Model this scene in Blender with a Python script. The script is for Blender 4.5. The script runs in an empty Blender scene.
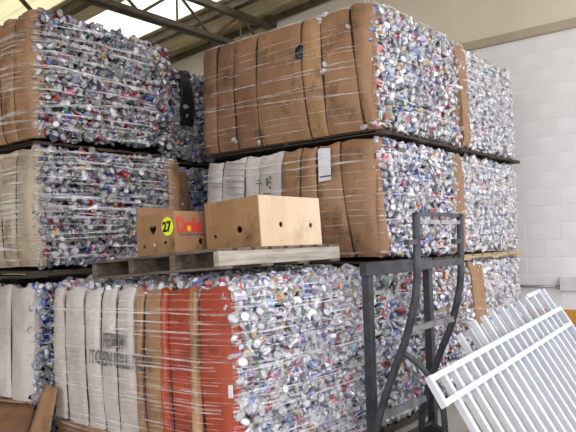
import bpy, bmesh, math, random
import numpy as np
from mathutils import Vector, Matrix, Euler

random.seed(7)
rng = np.random.default_rng(7)
SC = bpy.context.scene
COL = SC.collection

# ------------------------------------------------------------------ camera, sky, exposure
W, H = 576, 432
CAM = np.array([-2.4716, -2.3722, 1.2208])
FPX, YAW, PITCH, ROLL = 638.69, 0.6791, 0.0407, -0.0288
_f = np.array([math.cos(YAW) * math.cos(PITCH), math.sin(YAW) * math.cos(PITCH), math.sin(PITCH)])
_r0 = np.array([math.sin(YAW), -math.cos(YAW), 0.0])
_u0 = np.cross(_r0, _f)
_r = math.cos(ROLL) * _r0 + math.sin(ROLL) * _u0
_u = -math.sin(ROLL) * _r0 + math.cos(ROLL) * _u0
cd = bpy.data.cameras.new('camera')
cd.sensor_width = 36.0
cd.lens = 36.0 * FPX / W
cam = bpy.data.objects.new('camera', cd)
COL.objects.link(cam)
cam.matrix_world = Matrix(((_r[0], _u[0], -_f[0], CAM[0]), (_r[1], _u[1], -_f[1], CAM[1]), (_r[2], _u[2], -_f[2], CAM[2]), (0, 0, 0, 1)))
SC.camera = cam

world = bpy.data.worlds.new('overcast')
SC.world = world
world.use_nodes = True
bg = world.node_tree.nodes['Background']
bg.inputs[0].default_value = (0.97, 0.975, 0.99, 1)
bg.inputs[1].default_value = 1.0
SC.view_settings.view_transform = 'Standard'
SC.view_settings.look = 'None'
SC.view_settings.exposure = 1.4
SC.view_settings.gamma = 1.0
SC.view_settings.use_curve_mapping = False
SC.cycles.max_bounces = 8
SC.cycles.diffuse_bounces = 5
SC.cycles.transparent_max_bounces = 16
SC.cycles.use_denoising = True


def at(px, py, ax, val):
    """the point of the plane x/y/z = val that the photograph shows at (px, py)"""
    d = _f * FPX + (px - W / 2) * _r - (py - H / 2) * _u
    i = 'xyz'.index(ax)
    return CAM + d * (val - CAM[i]) / d[i]


# ------------------------------------------------------------------ object helpers
def srgb(r, g, b):
    def c(x):
        x /= 255.0
        return x / 12.92 if x <= 0.04045 else ((x + 0.055) / 1.055) ** 2.4
    return (c(r), c(g), c(b), 1.0)


def thing(name, label, cat, loc=(0, 0, 0), rot=(0, 0, 0), group=None):
    o = bpy.data.objects.new(name, None)
    o.empty_display_size = 0.1
    COL.objects.link(o)
    o.location = loc
    o.rotation_euler = rot
    o['label'] = label
    o['category'] = cat
    if group:
        o['group'] = group
    return o


def link(name, me, parent=None, mat=None):
    o = bpy.data.objects.new(name, me)
    COL.objects.link(o)
    if parent is not None:
        o.parent = parent
        if parent.type == 'EMPTY' and not parent.get('local'):
            o.location = -Vector(parent.location)   # meshes of these things are written in world coordinates
    if mat is not None and not me.materials:
        me.materials.append(mat)
    return o


class MB:
    """collects verts and faces of one mesh"""
    def __init__(s):
        s.v, s.f = [], []

    def add(s, vs, fs):
        n = len(s.v)
        s.v += [tuple(p) for p in vs]
        s.f += [tuple(i + n for i in f) for f in fs]
        return s

    def hexa(s, c):
        return s.add(c, [(0, 3, 2, 1), (4, 5, 6, 7), (0, 1, 5, 4), (1, 2, 6, 5), (2, 3, 7, 6), (3, 0, 4, 7)])

    def box(s, x0, x1, y0, y1, z0, z1, b=0.0):
        if b <= 0:
            return s.hexa([(x0, y0, z0), (x1, y0, z0), (x1, y1, z0), (x0, y1, z0), (x0, y0, z1), (x1, y0, z1), (x1, y1, z1), (x0, y1, z1)])
        # chamfered on the vertical and horizontal edges
        vs, idx = [], {}
        for ix, x in enumerate((x0, x1)):
            for iy, y in enumerate((y0, y1)):
                for iz, z in enumerate((z0, z1)):
                    sx, sy, sz = (b if ix == 0 else -b), (b if iy == 0 else -b), (b if iz == 0 else -b)
                    idx[ix, iy, iz] = len(vs)
                    vs += [(x, y + sy, z + sz), (x + sx, y, z + sz), (x + sx, y + sy, z)]
        bm = bmesh.new()
        for p in vs:
            bm.verts.new(p)
        bmesh.ops.convex_hull(bm, input=bm.verts)
        bm.verts.index_update()
        s.add([v.co[:] for v in bm.verts], [[v.index for v in f.verts] for f in bm.faces])
        bm.free()
        return s

    def bar(s, a, b, w, h, up=(0, 0, 1)):
        a, b = Vector(a), Vector(b)
        d = (b - a).normalized()
        x = d.cross(Vector(up))
        if x.length < 1e-4:
            x = d.cross(Vector((1, 0, 0)))
        x.normalize()
        y = x.cross(d)
        c = []
        for p in (a, b):
            for sx, sy in ((-1, -1), (1, -1), (1, 1), (-1, 1)):
                c.append(p + x * sx * w / 2 + y * sy * h / 2)
        return s.hexa(c)

    def tube(s, pts, r, n=8, cap=True, flat=1.0, up=(0, 0, 1)):
        pts = [Vector(p) for p in pts]
        m = len(s.v)
        prev = None
        for i, p in enumerate(pts):
            d = (pts[min(i + 1, len(pts) - 1)] - pts[max(i - 1, 0)]).normalized()
            if prev is None:
                x = d.cross(Vector(up))
                if x.length < 1e-3:
                    x = d.cross(Vector((1, 0, 0)))
            else:
                x = prev - d * prev.dot(d)
            x.normalize()
            prev = x
            y = d.cross(x)
            for k in range(n):
                a = 2 * math.pi * k / n
                s.v.append(tuple(p + x * math.cos(a) * r + y * math.sin(a) * r * flat))
        for i in range(len(pts) - 1):
            for k in range(n):
                s.f.append((m + i * n + k, m + i * n + (k + 1) % n, m + (i + 1) * n + (k + 1) % n, m + (i + 1) * n + k))
        if cap:
            s.f.append(tuple(m + k for k in reversed(range(n))))
            e = m + (len(pts) - 1) * n
            s.f.append(tuple(e + k for k in range(n)))
        return s

    def mesh(s, name):
        me = bpy.data.meshes.new(name)
        me.from_pydata(s.v, [], s.f)
        me.update()
        return me

    def build(s, name, mat, parent=None, smooth=False):
        me = s.mesh(name)
        if smooth:
            me.polygons.foreach_set('use_smooth', [True] * len(me.polygons))
        return link(name, me, parent, mat)


# ------------------------------------------------------------------ materials
def mat(name, rough=0.6, metal=0.0):
    m = bpy.data.materials.new(name)
    m.use_nodes = True
    b = m.node_tree.nodes['Principled BSDF']
    b.inputs['Roughness'].default_value = rough
    b.inputs['Metallic'].default_value = metal
    return m, m.node_tree, b


def noise_mat(name, c1, c2, scale=5.0, rough=0.7, metal=0.0, stretch=(1, 1, 1), bump=0.0, bscale=60.0, lo=0.35, hi=0.65):
    m, nt, b = mat(name, rough, metal)
    tc = nt.nodes.new('ShaderNodeTexCoord')
    mp = nt.nodes.new('ShaderNodeMapping')
    mp.inputs['Scale'].default_value = stretch
    nz = nt.nodes.new('ShaderNodeTexNoise')
    nz.inputs['Scale'].default_value = scale
    nz.inputs['Detail'].default_value = 6
    rp = nt.nodes.new('ShaderNodeValToRGB')
    rp.color_ramp.elements[0].position = lo
    rp.color_ramp.elements[1].position = hi
    rp.color_ramp.elements[0].color = c1
    rp.color_ramp.elements[1].color = c2
    nt.links.new(tc.outputs['Object'], mp.inputs['Vector'])
    nt.links.new(mp.outputs['Vector'], nz.inputs['Vector'])
    nt.links.new(nz.outputs['Fac'], rp.inputs['Fac'])
    nt.links.new(rp.outputs['Color'], b.inputs['Base Color'])
    if bump:
        n2 = nt.nodes.new('ShaderNodeTexNoise')
        n2.inputs['Scale'].default_value = bscale
        bp = nt.nodes.new('ShaderNodeBump')
        bp.inputs['Strength'].default_value = bump
        bp.inputs['Distance'].default_value = 0.01
        nt.links.new(mp.outputs['Vector'], n2.inputs['Vector'])
        nt.links.new(n2.outputs['Fac'], bp.inputs['Height'])
        nt.links.new(bp.outputs['Normal'], b.inputs['Normal'])
    return m


def card(name, a, b, rough=0.62, stain=0.75):
    m = noise_mat(name, srgb(*a), srgb(*b), 3.0, rough, 0, (1, 1, 0.5), 0.35, 18)
    nt = m.node_tree
    b_ = nt.nodes['Principled BSDF']
    src = b_.inputs['Base Color'].links[0].from_socket
    tc = nt.nodes['Texture Coordinate']
    # scuffs and stains
    nz = nt.nodes.new('ShaderNodeTexNoise')
    nz.inputs['Scale'].default_value = 4.5
    nz.inputs['Detail'].default_value = 9
    nz.inputs['Roughness'].default_value = 0.7
    rp = nt.nodes.new('ShaderNodeValToRGB')
    rp.color_ramp.elements[0].position = 0.52
    rp.color_ramp.elements[1].position = 0.70
    rp.color_ramp.elements[0].color = (0, 0, 0, 1)
    rp.color_ramp.elements[1].color = (stain, stain, stain, 1)
    mx = nt.nodes.new('ShaderNodeMixRGB')
    mx.inputs['Color2'].default_value = srgb(*[int(v * 0.55) for v in a])
    nt.links.new(tc.outputs['Object'], nz.inputs['Vector'])
    nt.links.new(nz.outputs['Fac'], rp.inputs['Fac'])
    nt.links.new(rp.outputs['Color'], mx.inputs['Fac'])
    nt.links.new(src, mx.inputs['Color1'])
    nt.links.new(mx.outputs['Color'], b_.inputs['Base Color'])
    return m


M = {}
M['card_brown'] = card('brown cardboard', (140, 105, 77), (164, 128, 97))
M['card_dark'] = card('dark brown cardboard', (120, 86, 64), (146, 108, 82))
M['card_tan'] = card('tan cardboard', (148, 112, 80), (172, 136, 100))
M['card_orange'] = card('orange red printed cardboard', (150, 56, 34), (166, 74, 50))
M['card_white'] = card('white paperboard', (182, 174, 170), (208, 202, 200), 0.62, 0.35)
M['card_grey'] = card('grey film covered cardboard', (160, 142, 122), (186, 172, 154))
M['card_box'] = card('produce box cardboard', (146, 110, 76), (166, 130, 94))
M['card_box_lit'] = card('daylit produce box cardboard', (204, 174, 146), (224, 198, 170), 0.62, 0.35)  # lighter copy of the box cardboard, daylight painted into the front panel
M['core_pale'] = noise_mat('pressed metal behind pale cans', srgb(70, 70, 78), srgb(120, 120, 128), 22, 0.5, 0.3)  # lighter copy of the core, gap shade between cans painted less deep
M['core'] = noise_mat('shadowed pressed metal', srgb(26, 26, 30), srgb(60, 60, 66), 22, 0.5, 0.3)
M['wire'] = noise_mat('steel tie wire', srgb(38, 34, 32), srgb(66, 60, 56), 30, 0.5, 0.6)
M['black_plastic'] = noise_mat('black plastic sheet', srgb(22, 23, 28), srgb(40, 42, 50), 12, 0.35, 0, (1, 1, 1), 0.5, 20)
M['wood_dark'] = noise_mat('weathered dark pallet wood', srgb(52, 43, 36), srgb(84, 71, 60), 8, 0.8, 0, (0.4, 4, 6), 0.4, 40)
M['wood_grey'] = noise_mat('grey weathered pallet wood', srgb(146, 136, 126), srgb(184, 176, 166), 7, 0.8, 0, (0.5, 3, 5), 0.4, 40)
M['wood_mid'] = noise_mat('brown grey pallet wood', srgb(84, 72, 62), srgb(118, 104, 92), 7, 0.8, 0, (3, 0.5, 5), 0.4, 40)
M['wood_light'] = noise_mat('pale pallet wood', srgb(170, 146, 116), srgb(196, 174, 146), 7, 0.8, 0, (0.5, 3, 5), 0.4, 40)
M['steel_dark'] = noise_mat('dark grey painted steel', srgb(50, 52, 58), srgb(76, 78, 84), 9, 0.45, 0.35, (1, 1, 1), 0.1, 60)
M['steel_worn'] = noise_mat('worn bare steel', srgb(120, 120, 124), srgb(164, 164, 168), 14, 0.4, 0.5)
M['fence'] = noise_mat('white painted metal', srgb(196, 199, 208), srgb(208, 211, 219), 6, 0.4)
M['hole'] = noise_mat('shadow inside box', srgb(36, 26, 20), srgb(48, 36, 28), 8, 0.9)
M['block'] = noise_mat('white painted block', srgb(238, 236, 239), srgb(246, 244, 247), 2.5, 0.6, 0, (1, 1, 1), 0.35, 70)
M['block_orange'] = noise_mat('ochre painted block', srgb(206, 138, 48), srgb(222, 156, 62), 3, 0.6, 0, (1, 1, 1), 0.3, 70)
M['mortar'] = noise_mat('painted mortar', srgb(236, 234, 237), srgb(244, 242, 245), 6, 0.7)
M['beige'] = noise_mat('beige painted wall', srgb(226, 214, 194), srgb(234, 223, 204), 1.5, 0.7, 0, (1, 1, 1), 0.1, 50)
M['beige_dark'] = noise_mat('beige ledge', srgb(176, 164, 142), srgb(190, 178, 156), 2, 0.7)
M['roof'] = noise_mat('olive tan roof sheet', srgb(206, 192, 156), srgb(222, 208, 172), 2, 0.6)
M['truss'] = noise_mat('dark brown steel', srgb(66, 56, 40), srgb(90, 78, 58), 6, 0.6, 0.1)
M['floor'] = noise_mat('concrete floor', srgb(168, 163, 156), srgb(196, 191, 184), 1.6, 0.7, 0, (1, 1, 1), 0.15, 30)
M['ink'] = noise_mat('dark print', srgb(84, 82, 84), srgb(120, 118, 120), 12, 0.7)
M['ink_soft'] = noise_mat('grey print', srgb(140, 136, 140), srgb(160, 156, 160), 12, 0.7)
M['ink_red'] = noise_mat('red print', srgb(206, 56, 44), srgb(220, 74, 58), 12, 0.6)
M['ink_blue'] = noise_mat('blue print', srgb(86, 72, 96), srgb(110, 92, 112), 12, 0.6)
M['ink_yellow'] = noise_mat('yellow print', srgb(240, 176, 40), srgb(246, 190, 60), 12, 0.6)
M['sticker'] = noise_mat('fluorescent yellow sticker', srgb(222, 240, 40), srgb(230, 246, 60), 12, 0.5)
M['black_print'] = noise_mat('black print', srgb(20, 20, 20), srgb(30, 30, 30), 12, 0.5)
M['paper'] = noise_mat('white paper label', srgb(214, 218, 224), srgb(230, 232, 236), 8, 0.6)
M['conduit'] = noise_mat('grey metal conduit', srgb(150, 150, 154), srgb(176, 176, 180), 10, 0.4, 0.4)
M['box_white'] = noise_mat('white painted box', srgb(214, 214, 216), srgb(228, 228, 230), 10, 0.5)
M['rubber'] = noise_mat('black rubber', srgb(24, 24, 24), srgb(40, 40, 40), 10, 0.8)

# aluminium: printed colour, with shade and haze worked in, comes from the "Col" face attribute of each can
m, nt, b = mat('printed aluminium', 0.38, 0.45)
an = nt.nodes.new('ShaderNodeAttribute')
an.attribute_name = 'Col'
tc = nt.nodes.new('ShaderNodeTexCoord')
nz = nt.nodes.new('ShaderNodeTexNoise')
nz.inputs['Scale'].default_value = 55
nz.inputs['Detail'].default_value = 2
rp = nt.nodes.new('ShaderNodeValToRGB')
rp.color_ramp.elements[0].position = 0.60
rp.color_ramp.elements[1].position = 0.65
rp.color_ramp.elements[0].color = (0, 0, 0, 1)
rp.color_ramp.elements[1].color = (0.7, 0.7, 0.7, 1)
mx = nt.nodes.new('ShaderNodeMixRGB')
mx.inputs['Color2'].default_value = srgb(214, 214, 222)
nt.links.new(tc.outputs['Object'], nz.inputs['Vector'])
nt.links.new(nz.outputs['Fac'], rp.inputs['Fac'])
nt.links.new(rp.outputs['Color'], mx.inputs['Fac'])
nt.links.new(an.outputs['Color'], mx.inputs['Color1'])
nt.links.new(mx.outputs['Color'], b.inputs['Base Color'])
n2 = nt.nodes.new('ShaderNodeTexNoise')
n2.inputs['Scale'].default_value = 70
bp = nt.nodes.new('ShaderNodeBump')
bp.inputs['Strength'].default_value = 0.5
bp.inputs['Distance'].default_value = 0.006
nt.links.new(tc.outputs['Object'], n2.inputs['Vector'])
nt.links.new(n2.outputs['Fac'], bp.inputs['Height'])
nt.links.new(bp.outputs['Normal'], b.inputs['Normal'])
M['can'] = m

# stretch film: clear, with streaks where it is gathered
m, nt, b = mat('stretch film', 0.18)
b.inputs['Base Color'].default_value = (0.94, 0.94, 0.97, 1)
tr = nt.nodes.new('ShaderNodeBsdfTransparent')
ms = nt.nodes.new('ShaderNodeMixShader')
tc = nt.nodes.new('ShaderNodeTexCoord')
mp = nt.nodes.new('ShaderNodeMapping')
mp.inputs['Scale'].default_value = (4, 4, 60)
nz = nt.nodes.new('ShaderNodeTexNoise')
nz.inputs['Scale'].default_value = 1.5
nz.inputs['Detail'].default_value = 3
rp = nt.nodes.new('ShaderNodeValToRGB')
rp.color_ramp.elements[0].position = 0.40
rp.color_ramp.elements[1].position = 0.75
rp.color_ramp.elements[0].color = (0.05, 0.05, 0.05, 1)
rp.color_ramp.elements[1].color = (0.62, 0.62, 0.62, 1)
nt.links.new(tc.outputs['Object'], mp.inputs['Vector'])
nt.links.new(mp.outputs['Vector'], nz.inputs['Vector'])
nt.links.new(nz.outputs['Fac'], rp.inputs['Fac'])
nt.links.new(rp.outputs['Color'], ms.inputs['Fac'])
nt.links.new(tr.outputs[0], ms.inputs[1])
nt.links.new(b.outputs[0], ms.inputs[2])
nt.links.new(ms.outputs[0], nt.nodes['Material Output'].inputs['Surface'])
M['film'] = m


def skylight_mat(name, col, clear):
    m, nt, b = mat(name, 0.5)
    tl = nt.nodes.new('ShaderNodeBsdfTranslucent')
    tl.inputs['Color'].default_value = col
    tr = nt.nodes.new('ShaderNodeBsdfTransparent')
    tr.inputs['Color'].default_value = col
    ms = nt.nodes.new('ShaderNodeMixShader')
    ms.inputs['Fac'].default_value = clear
    nt.links.new(tl.outputs[0], ms.inputs[1])
    nt.links.new(tr.outputs[0], ms.inputs[2])
    nt.links.new(ms.outputs[0], nt.nodes['Material Output'].inputs['Surface'])
    return m


M['skylight'] = skylight_mat('white translucent sheet', (0.95, 0.94, 0.9, 1), 0.5)
M['skylight_yellow'] = skylight_mat('aged yellow translucent sheet', (0.66, 0.62, 0.48, 1), 0.0)

# ------------------------------------------------------------------ setting
ZF = -0.2                     # floor level
UW = 5.2                      # inner face of the right wall


def roof_z(y):
    return 4.87 - 0.066 * (y - 3.0)


def struct(o):
    o['kind'] = 'structure'
    return o


fl = MB()
fl.box(-14, 14, -16, 10.2, ZF - 0.12, ZF)
struct(fl.build('floor', M['floor']))

wb = MB()
wb.box(-8, UW + 0.3, 10, 10.2, ZF, 4.4)
struct(wb.build('wall_back', M['beige']))
wl = MB()
wl.box(-8.2, -8, 2.5, 10.2, ZF, 4.8)
struct(wl.build('wall_left', M['beige']))

# right wall: painted concrete blocks below a ledge, plain beige plaster above
wr = MB()
wr.box(UW + 0.006, UW + 0.3, -3.2, 10.2, ZF, 3.56)
wall_right = struct(wr.build('wall_right', M['mortar']))
up = MB()
vs = [(UW + 0.02, -3.2, 3.56), (UW + 0.3, -3.2, 3.56), (UW + 0.3, 10.2, 3.56), (UW + 0.02, 10.2, 3.56),
      (UW + 0.02, -3.2, roof_z(-3.2)), (UW + 0.3, -3.2, roof_z(-3.2)), (UW + 0.3, 10.2, roof_z(10.2)), (UW + 0.02, 10.2, roof_z(10.2))]
up.hexa(vs)
o = up.build('upper_wall', M['beige'], wall_right)
BL, BH, JT = 0.40, 0.20, 0.004
blk = {}
for kind in ('block', 'block_orange'):
    bm_ = MB()
    bm_.box(0, 0.05, JT / 2, BL - JT / 2, JT / 2, BH - JT / 2, 0.004)
    me = bm_.mesh(kind)
    me.materials.append(M[kind])
    blk[kind] = me
for r in range(19):
    z = -0.24 + r * BH
    y = -2.4 - (0.2 if r % 2 else 0)
    while y < 1.6:
        o = link('block', blk['block_orange' if r < 3 else 'block'], wall_right)
        o.location = (UW + random.uniform(-0.0015, 0.0015), y, z)
        y += BL
lg = MB()
lg.box(UW - 0.06, UW + 0.02, -3.2, 10, 3.56, 3.66, 0.006)
struct(lg.build('trim_1', M['beige_dark']))

# roof: ribbed sheets, purlins and translucent strips as parts of the ceiling
cl = MB()
cl.hexa([(-8, -3.2, roof_z(-3.2)), (-7.9, -3.2, roof_z(-3.2)), (-7.9, 10.2, roof_z(10.2)), (-8, 10.2, roof_z(10.2)),
         (-8, -3.2, roof_z(-3.2) + 0.05), (-7.9, -3.2, roof_z(-3.2) + 0.05), (-7.9, 10.2, roof_z(10.2) + 0.05), (-8, 10.2, roof_z(10.2) + 0.05)])
ceiling = struct(cl.build('ceiling', M['roof']))


def roof_sheet(x0, x1, y0, y1, name, m):
    mb = MB()
    n = max(1, int((x1 - x0) / 0.25))
    xs, hs = [], []
    for k in range(n):
        a = x0 + (x1 - x0) * k / n
        w = (x1 - x0) / n
        xs += [a, a + w * 0.62, a + w * 0.72, a + w * 0.88]
        hs += [0, 0, 0.03, 0.03]
    xs.append(x1)
    hs.append(0)
    vs, fs = [], []
    for x, h in zip(xs, hs):
        for y in (y0, y1):
            vs += [(x, y, roof_z(y) + h), (x, y, roof_z(y) + h + 0.012)]
    for k in range(len(xs) - 1):
        a, c = 4 * k, 4 * k + 4
        fs += [(a, c, c + 2, a + 2), (a + 1, a + 3, c + 3, c + 1), (a, a + 1, c + 1, c), (a + 2, c + 2, c + 3, a + 3)]
    fs += [(0, 2, 3, 1)]
    e = 4 * (len(xs) - 1)
    fs += [(e, e + 1, e + 3, e + 2)]
    mb.add(vs, fs)
    return mb.build(name, m, ceiling)


SKY = [(1.3, 2.5, 3.4, 9.4, 'skylight_yellow'), (3.12, 4.16, 2.6, 8.2, 'skylight')]
x = -7.9
edges = [-7.9, -6.8, -5.7, -4.6, -3.5, -2.4, -1.3, -0.45, 0.4, 1.3, 2.5, 3.12, 4.16, 4.7, UW + 0.3]
for x0, x1 in zip(edges[:-1], edges[1:]):
    sk = [s for s in SKY if abs(s[0] - x0) < 1e-6]
    if sk:
        s = sk[0]
        roof_sheet(x0, x1, -3.2, s[2], 'roof_sheet', M['roof'])
        roof_sheet(x0, x1, s[2], s[3], 'skylight_panel', M[s[4]])
        roof_sheet(x0, x1, s[3], 10.2, 'roof_sheet', M['roof'])
    else:
        roof_sheet(x0, x1, -3.2, 10.2, 'roof_sheet', M['roof'])
for x in (-6.2, -4.8, -3.4, -2.0, -0.6, 0.5, 1.2, 2.6, 4.28):
    pb = MB()
    pb.bar((x, -3.2, roof_z(-3.2) - 0.07), (x, 10, roof_z(10) - 0.07), 0.06, 0.13)
    pb.bar((x + 0.05, -3.2, roof_z(-3.2) - 0.13), (x + 0.05, 10, roof_z(10) - 0.13), 0.06, 0.012)
    pb.build('purlin', M['truss'], ceiling)


def truss(y, label):
    zt, zb = roof_z(y) - 0.2, 4.15
    t = thing('roof_truss', label, 'roof truss', (UW, y, zb), group='steel roof trusses')
    c = MB()
    for s in (-1, 1):
        c.bar((-7.9, y + s * 0.03, zb), (UW, y + s * 0.03, zb), 0.012, 0.08)
        c.bar((-7.9, y + s * 0.06, zb - 0.05), (UW, y + s * 0.06, zb - 0.04), 0.06, 0.01)
    c.build('bottom_chord', M['truss'], t)
    c = MB()
    c.bar((-7.9, y, zt), (UW, y, zt), 0.1, 0.09)
    c.build('top_chord', M['truss'], t)
    k = 0
    x = UW - 0.15
    while x > -7.6:
        w = MB()
        if k % 2 == 0:
            w.tube([(x, y, zb), (x - 0.62, y, zt)], 0.022, 6)
        else:
            w.tube([(x - 0.62, y, zb), (x, y, zt)], 0.022, 6)
        w.build('web_member', M['truss'], t)
        if k % 2 == 0:
            w = MB()
            w.tube([(x - 0.62, y, zb), (x - 0.62, y, zt)], 0.016, 6)
            w.build('web_post', M['truss'], t)
        x -= 0.62
        k += 1
    g = MB()
    g.box(UW - 0.3, UW - 0.02, y - 0.012, y + 0.012, zb - 0.1, zb + 0.16)
    g.build('gusset_plate', M['truss'], t)
    return t


truss(4.0, 'dark steel roof truss crossing in front of the white skylight strip')
truss(7.4, 'dark steel roof truss farther back, beyond the white skylight strip')
# sloping angle fixed along the wall top, and a diagonal wind brace under the roof
rb = thing('wall_rafter', 'dark sloping steel rafter fixed along the top of the beige wall', 'beam', (UW, 4, roof_z(4)))
mb = MB()
mb.bar((UW - 0.1, -3.0, roof_z(-3) - 0.1), (UW - 0.1, 9.9, roof_z(9.9) - 0.1), 0.09, 0.07)
mb.build('rafter_bar', M['truss'], rb)
for y in (1.0, 4.0, 7.4):
    c = MB()
    c.box(UW - 0.16, UW - 0.02, y - 0.08, y + 0.08, roof_z(y) - 0.2, roof_z(y) - 0.04)
    c.build('cleat', M['truss'], rb)
wbr = thing('wind_brace', 'thin dark diagonal brace rod under the yellow roof panels', 'brace', (1, 5.5, 4.4))
b0, b1 = at(21, -1, 'z', 4.52), at(36, 16, 'z', 4.45)
bd = (b1 - b0) * 1.2
mb = MB()
mb.tube([b0 - bd, b1 + bd], 0.032, 6)
mb.build('brace_rod', M['truss'], wbr)
e0 = b0 - bd
mb = MB()
mb.box(e0[0] - 0.06, e0[0] + 0.06, e0[1] - 0.06, e0[1] + 0.06, e0[2] - 0.05, roof_z(e0[1]) - 0.04)
mb.build('brace_cleat', M['truss'], wbr)

# ------------------------------------------------------------------ crushed cans
NS = 8


def can_proto(h, sq, amp, bend, seed):
    rg = np.random.default_rng(seed)
    R = 0.032
    rad = [0.78 * R, 0.84 * R, R, R * (1 - amp), R, 0.84 * R, 0.74 * R]
    zz = [-h / 2 + 0.004, -h / 2, -h / 2 + 0.010 * min(1, h / 0.05), 0, h / 2 - 0.010 * min(1, h / 0.05), h / 2, h / 2 - 0.005]
    vs = []
    for j, (r, z) in enumerate(zip(rad, zz)):
        for k in range(NS):
            a = 2 * math.pi * k / NS
            rr = r * (1 + (rg.uniform(-0.22, 0.1) if j == 3 else rg.uniform(-0.05, 0.05)))
            vs.append((rr * math.cos(a) + bend * z * z * 12 + (rg.uniform(-0.006, 0.006) if j == 3 else 0), rr * math.sin(a) * sq,
                       z * (1 + 0.25 * math.cos(a) * amp) + rg.uniform(-0.002, 0.002)))
    fs, part = [], []
    for j in range(6):
        for k in range(NS):
            fs.append((j * NS + k, j * NS + (k + 1) % NS, (j + 1) * NS + (k + 1) % NS, (j + 1) * NS + k))
            part.append(0 if j in (0, 1, 4, 5) else 1)
    fs.append(tuple(reversed(range(NS))))
    fs.append(tuple(6 * NS + k for k in range(NS)))
    part += [2, 2]
    return np.array(vs), fs, part


PROTO = []
for i in range(14):
    q = np.random.default_rng(100 + i)
    PROTO.append(can_proto(q.uniform(0.03, 0.085), q.uniform(0.5, 0.95), q.uniform(0.05, 0.5), q.uniform(-1, 1), 200 + i))

PAL = [((170, 168, 176), 22), ((216, 214, 222), 10), ((70, 98, 168), 11), ((126, 152, 200), 11), ((176, 48, 62), 11), ((38, 44, 80), 7),
       ((84, 136, 110), 5), ((186, 158, 114), 7), ((180, 100, 130), 8), ((206, 160, 96), 3), ((150, 128, 172), 9)]
PALC = [np.array(srgb(*c)) for c, w in PAL]
PALW = np.array([w for c, w in PAL], float)
PALW /= PALW.sum()
PAL_BLUE = np.array([14, 3, 36, 26, 2, 12, 1, 1, 1, 0, 1], float)
PAL_BLUE /= PAL_BLUE.sum()
SILV = np.array(srgb(196, 195, 202))
WHITE = np.array(srgb(230, 230, 234))


def can_colors(part, ci, rg, br=(0.5, 1.08), pale=0.0):
    """one colour per face: printed body with bare or white patches, bare ends"""
    out = np.empty((len(part), 4))
    base = PALC[ci]
    second = (WHITE, SILV, PALC[rg.choice(len(PALC), p=PALW)])[rg.integers(3)]
    cut = rg.integers(0, NS)
    wdt = rg.integers(2, 5)
    for i, p in enumerate(part):
        if p == 1:
            out[i] = second if ((i % NS) - cut) % NS < wdt else base
        else:
            out[i] = SILV * (0.8 if p == 0 else 1.0)
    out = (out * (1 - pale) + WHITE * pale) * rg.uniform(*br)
    out[:, 3] = 1
    return out


def rand_rot(n, rg):
    """a can direction: often end-on to the face with normal n, else any way"""
    n = Vector(n)
    if rg.random() < 0.48:
        d = n + Vector(rg.normal(0, 0.33, 3))
    else:
        d = Vector(rg.normal(0, 1, 3))
        d -= n * d.dot(n) * 0.6
    d.normalize()
    q = Vector((0, 0, 1)).rotation_difference(d)
    return q.to_matrix() @ Matrix.Rotation(rg.uniform(0, 6.28), 3, 'Z')


def mass(name, items, parent, origin, br=(0.5, 1.08), pale=0.0):
    """all items (proto, colour, rotation, scale, position) joined into one stuff mesh"""
    V, F, C, n = [], [], [], 0
    for pi, ci, rot, sc, pos in items:
        vs, fs, part = PROTO[pi]
        R = np.array(rot) * sc
        V.append(vs @ R.T + (np.array(pos) - origin))
        F += [tuple(i + n for i in f) for f in fs]
        C.append(can_colors(part, ci, rng, br, pale))
        n += len(vs)
    me = bpy.data.meshes.new(name)
    me.from_pydata(np.concatenate(V).tolist(), [], F)
    at_ = me.attributes.new('Col', 'FLOAT_COLOR', 'FACE')
    at_.data.foreach_set('color', np.concatenate(C).astype(np.float32).ravel())
    me.materials.append(M['can'])
    o = bpy.data.objects.new(name, me)
    COL.objects.link(o)
    o.parent = parent
    o['kind'] = 'stuff'
    return o


CANLIB = {}


def can_mesh(pi, ci, k, br=(0.5, 1.08), pale=0.0):
    key = (pi, ci, k, br)
    if key not in CANLIB:
        vs, fs, part = PROTO[pi]
        me = bpy.data.meshes.new('can')
        me.from_pydata(vs.tolist(), [], fs)
        a = me.attributes.new('Col', 'FLOAT_COLOR', 'FACE')
        a.data.foreach_set('color', can_colors(part, ci, rng, br, pale).astype(np.float32).ravel())
        me.materials.append(M['can'])
        CANLIB[key] = me
    return CANLIB[key]


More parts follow.
